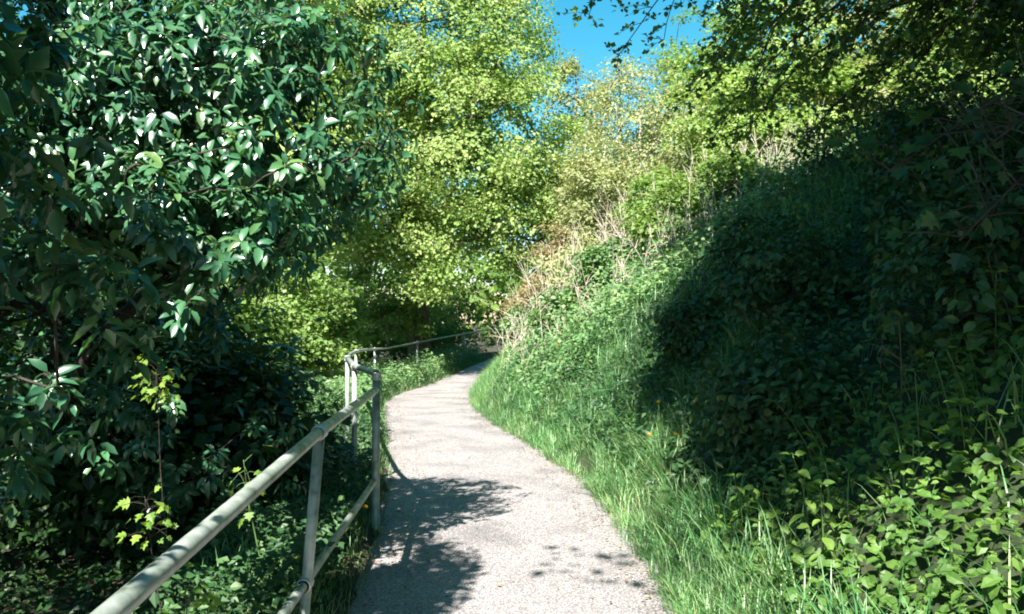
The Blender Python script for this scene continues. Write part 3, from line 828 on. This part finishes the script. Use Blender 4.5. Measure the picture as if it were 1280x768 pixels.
for bx, by, h, r, lab in [(1.3, 22.5, 2.6, .75, 'upright bronze-leaved shrub among the dead stalks'),
                          (.5, 22.8, 1.7, .7, 'rounded bronze-pink bush overhanging the bend of the path'),
                          (.75, 20.3, 1.2, .55, 'small bronze bush low on the bank by the bend')]:
    zb = float(H(bx, by))
    tree('bronze_shrub', lab, (bx, by), zb + h * .8, .03, [((bx, by, zb + h * .6), (r, r, h * .42))], 46, 60, .3, .085, 'bronze', bark='dry', flat=.6, cat='shrub', twig=.006)
for bx, by, h, r, m_, lab in [(3.2, 17.5, 1.5, .9, 'hazel', 'low light-green bush on the bank behind the dead stalks'),
                          (4.9, 16.4, 1.6, 1.0, 'maple', 'yellow-green bush at the crest where the shade begins'),
                          (2.0, 16.0, 1.0, .7, 'herb', 'leafy bramble mound half way up the sunlit bank'),
                          (.5, 20.0, .9, .6, 'herb', 'leafy bramble mound at the inside of the bend'),
                          (1.1, 16.2, .8, .6, 'herb', 'leafy mound of weeds above the grassy verge'),
                          (2.9, 15.0, 1.1, .8, 'hazel', 'light-green bush low among the dead stalks'),
                          (3.7, 14.4, 1.0, .7, 'hazel', 'small light-green bush beside the edge of the shade'),
                          (1.6, 19.6, 1.5, .8, 'olive', 'pale olive bush between the dead stalks and the bronze shrub'),
                          (4.2, 18.6, 2.0, 1.1, 'olive', 'pale olive bush on the crest behind the dead stalks')]:
    zb = float(H(bx, by))
    tree('bank_bush', lab, (bx, by), zb + h * .7, .03, [((bx, by, zb + h * .5), (r, r, h * .5))], 60, 90, .32, .09, m_, bark='bark', flat=.6, cat='bush', twig=.006)

# ------------------------------------------------------------------ plants with leaves one can tell apart
def leaf_set(mat, tmpl, width, n=6):
    out = []
    for q in range(n):
        V, F, r = leaf_arrays(np.zeros((1, 3)), np.array([[1., 0, 0]]), np.array([[0, 0, 1.]]), 1.0, width * (.92 + .16 * q / n), tmpl, np.array([q / (n - 1)]))
        me = np_mesh('leaf', V, F, r, smooth=False); me.materials.append(M[mat]); out.append(me)
    return out
NETTLE = leaf_set('nettle', T_FINE, .62)
SAPL = leaf_set('sapling', T_LOBED, 1.0)
SYC = leaf_set('ivy', T_LOBED, 1.05)

def nettle(bx, by, h, label, group):
    b = np.array([bx, by, float(H(bx, by)) - .02])
    root = empty('nettle_plant', b); tag(root, label, 'plant', group)
    lean = np.array([-.18 + RNG.normal() * .12, -.12 + RNG.normal() * .12, 0])
    s = np.linspace(0, 1, 6)[:, None]
    pts = b + np.array([0, 0, h]) * s + lean * h * s * s
    tb = Tubes(); tb.add(pts - b, np.linspace(.005, .002, 6), 5)
    link_mesh('stem', tb.mesh('stem'), M['stem'], root)
    pos, ax, nr, ln, rn = [], [], [], [], []
    nlev = 5
    for i in range(nlev):
        f = .35 + .65 * i / (nlev - 1)
        p = b + np.array([0, 0, h]) * f + lean * h * f * f
        a0 = i * math.pi / 2 + random.random() * .5
        for j in range(2 if i < nlev - 1 else 4):
            a = a0 + j * (math.pi if i < nlev - 1 else math.pi / 2)
            d = np.array([math.cos(a), math.sin(a), -.05 - .5 * (1 - f) + (.35 if i == nlev - 1 else 0)])
            pos.append(p + norm(d) * .012); ax.append(d); nr.append(np.array([0, 0, 1.]) + RNG.normal(size=3) * .25 + d * .2)
            ln.append((.085 - .035 * (i / nlev)) * (.8 + .5 * random.random())); rn.append(random.random())
    place_leaves(root, b, np.array(pos), norm(np.array(ax)), norm(np.array(nr)), ln, rn, NETTLE)
for i in range(25):
    by = 3.7 + 1.5 * random.random(); u_ = .35 + 1.5 * random.random() + .1 * (5 - by)
    nettle(float(PR(by)) + u_, by, .30 + .28 * random.random(), 'leafy green nettle at the foot of the shaded slope', 'nettles at the foot of the shaded slope')

def sapling(pts, n, size, label, name='maple_sprig', meshes=SAPL, cat='sapling', group=None, spread=.10, stemr=.006, bark='stem', fromf=.55):
    pts = np.array(pts, float); b = pts[0].copy()
    root = empty(name, b); tag(root, label, cat, group)
    s = np.linspace(0, len(pts) - 1, 14)
    line = np.stack([np.interp(s, np.arange(len(pts)), pts[:, q]) for q in range(3)], 1)
    tb = Tubes(); tb.add(line - b, np.linspace(stemr, stemr * .35, 14), 5)
    pos, ax, nr, ln, rn = [], [], [], [], []
    for i in range(n):
        f = fromf + (1 - fromf) * (i + .5) / n
        q = np.array([np.interp(f * 13, np.arange(14), line[:, c]) for c in range(3)])
        d = norm(RNG.normal(size=3) * np.array([1, 1, .55]))
        e = q + d * spread * (.4 + .8 * random.random())
        tb.add(np.array([q, (q + e) / 2 + np.array([0, 0, .01]), e]) - b, [stemr * .3, stemr * .25, stemr * .2], 3, cap=False)
        pos.append(e); ax.append(d + np.array([0, 0, -.45])); nr.append(np.array([-.2, -.5, .8]) + RNG.normal(size=3) * .35)
        ln.append(size * (.7 + .6 * random.random())); rn.append(random.random())
    link_mesh('stem', tb.mesh('stem'), M[bark], root)
    place_leaves(root, b, np.array(pos), norm(np.array(ax)), norm(np.array(nr)), ln, rn, meshes)

def rise(px, py, d, sway=.15):
    """a stem rising from the ground to the point seen at (px,py)"""
    e = P(px, py, d); f = np.array([e[0] + sway, e[1] + .15, 0]); f[2] = float(H(f[0], f[1])) - .03
    return [f, f * .45 + e * .55 + np.array([-.05, .05, .1]), e]
sapling(rise(196, 462, 3.6, .05), 44, .034, 'bright lobed-leaf sprig shining against the dark evergreen', fromf=.88, spread=.085, stemr=.004, bark='dark_bark')
sapling(rise(182, 620, 3.2, .08), 26, .034, 'small bright sapling below the shining sprig', fromf=.7, spread=.085, stemr=.004, bark='dark_bark')
sapling(rise(232, 728, 2.9, .04), 18, .034, 'bright low seedling beside the near top rail', fromf=.6, spread=.08, stemr=.004, bark='dark_bark')
sapling(rise(345, 715, 4.3, .06), 14, .045, 'bright seedling behind the near railing post', fromf=.3, spread=.10)
sapling(rise(305, 575, 4.4, .1), 14, .05, 'faint green sapling in the gloom behind the near railing', fromf=.4, spread=.14)

def arc(px, py, d, start):
    e = P(px, py, d); s0 = np.array(start); s0[2] = float(H(s0[0], s0[1])) - .05
    return [s0, s0 * .35 + e * .65 + np.array([.1, 0, .5]), e]
for (px, py, d, lab) in [(1110, 215, 3.6, 'dark broad-leaved sycamore shoot reaching furthest over the shaded slope'), (1200, 300, 3.4, 'dark broad-leaved sycamore shoot hanging low over the shaded slope'), (1240, 180, 3.5, 'dark broad-leaved sycamore shoot rising steeply from the slope')]:
    sapling(arc(px, py, d, [3.6 + .3 * random.random(), 4.3, 0]), 30, .08, lab, 'sycamore_sapling', SYC, 'sapling', fromf=.5, spread=.24, stemr=.014, bark='dark_bark')
tree('slope_shrub', 'dark tangled shrub on the right of the shaded slope', (3.9, 4.8), 4.2, .05, [((3.9, 4.8, 3.3), (1.0, .9, .9)), ((4.6, 5.8, 4.1), (1.2, 1.2, 1.0)), ((5.4, 8.0, 5.0), (1.2, 1.2, 1.1))],
     130, 70, .35, .07, 'ivy', bark='dark_bark', flat=.6, cat='shrub', twig=.007)

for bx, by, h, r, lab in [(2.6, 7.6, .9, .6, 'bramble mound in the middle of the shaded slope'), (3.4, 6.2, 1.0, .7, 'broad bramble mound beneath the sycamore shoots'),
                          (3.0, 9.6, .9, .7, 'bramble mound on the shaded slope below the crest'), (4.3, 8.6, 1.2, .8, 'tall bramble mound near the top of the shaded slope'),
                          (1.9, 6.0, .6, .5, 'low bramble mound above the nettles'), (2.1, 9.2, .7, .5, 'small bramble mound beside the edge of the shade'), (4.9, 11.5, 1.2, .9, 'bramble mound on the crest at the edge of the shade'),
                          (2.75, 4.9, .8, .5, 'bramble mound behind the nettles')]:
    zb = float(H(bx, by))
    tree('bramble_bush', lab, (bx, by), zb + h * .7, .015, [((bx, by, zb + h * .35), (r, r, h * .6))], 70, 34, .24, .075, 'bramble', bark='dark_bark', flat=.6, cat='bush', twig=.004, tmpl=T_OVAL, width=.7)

dry_clump(3.1, 4.7, 1.3, 26, .35, 'tangle of thin bare twigs on the right of the shaded slope', None, 'bark')
# dandelions
def dandelion(bx, by, h, label):
    b = np.array([bx, by, float(H(bx, by)) - .01]); root = empty('dandelion', b); tag(root, label, 'flower', 'yellow dandelions along the verges')
    tb = Tubes(); tb.add(np.array([[0, 0, 0], [.01, 0, h * .5], [.0, -.01, h]]), [.003, .0025, .0025], 5)
    link_mesh('stalk', tb.mesh('stalk'), M['stem'], root)
    n = 26; a = np.arange(n) * 2.4; el = np.linspace(.15, 1.3, n)
    ax = np.stack([np.cos(a) * np.cos(el), np.sin(a) * np.cos(el), np.sin(el)], 1)
    nr = norm(np.array([0, 0, 1.]) - ax * ax[:, 2:3] + 1e-3)
    V, F, r = leaf_arrays(np.tile([0, -.01, h], (n, 1)), ax, nr, .026, .35, T_KITE)
    link_mesh('flower_head', np_mesh('flower_head', V, F, r), M['yellow'], root)
for (yy, uu, side) in [(7.0, .32, 'R'), (6.5, .42, 'R'), (7.6, .55, 'R'), (12.0, .7, 'R'), (12.6, .9, 'R'), (12.3, 1.1, 'R'), (13.2, 1.0, 'R')]:
    dandelion(float(PR(yy)) + uu, yy, .34 + .1 * random.random(), 'yellow dandelion flower on a thin stalk in the bank grass')
for (yy, uu) in [(6.4, .06), (6.8, .12), (7.2, .05), (7.7, .1), (6.0, .08)]:
    dandelion(float(PL(yy)) - uu, yy, .22 + .12 * random.random(), 'yellow dandelion flower in the weeds beside the railing post')

# fallen bits on the path
n = 5200
y = 2.5 + 24 * RNG.random(n) ** 1.5
e = RNG.random(n)
x = np.where(e < .45, PL(y) + .18 * RNG.random(n) ** 2 * 2, np.where(e < .9, PR(y) - .16 * RNG.random(n) ** 2 * 2, PL(y) + (PR(y) - PL(y)) * RNG.random(n)))
pos = np.stack([x, y, PZ(y) + .02 + .01 * RNG.random(n)], 1)
nr = norm(np.array([0, 0, 1.]) + RNG.normal(size=(n, 3)) * .25)
ax = norm(RNG.normal(size=(n, 3)) * np.array([1, 1, .1]))
V, F, r = leaf_arrays(pos, ax, nr, .022 * (.5 + RNG.random(n)), .6, T_KITE)
tag(link_mesh('leaf_litter', np_mesh('leaf_litter', V, F, r), M['litter']), 'brown leaf crumbs lying along the edges of the path', 'litter', kind='stuff')
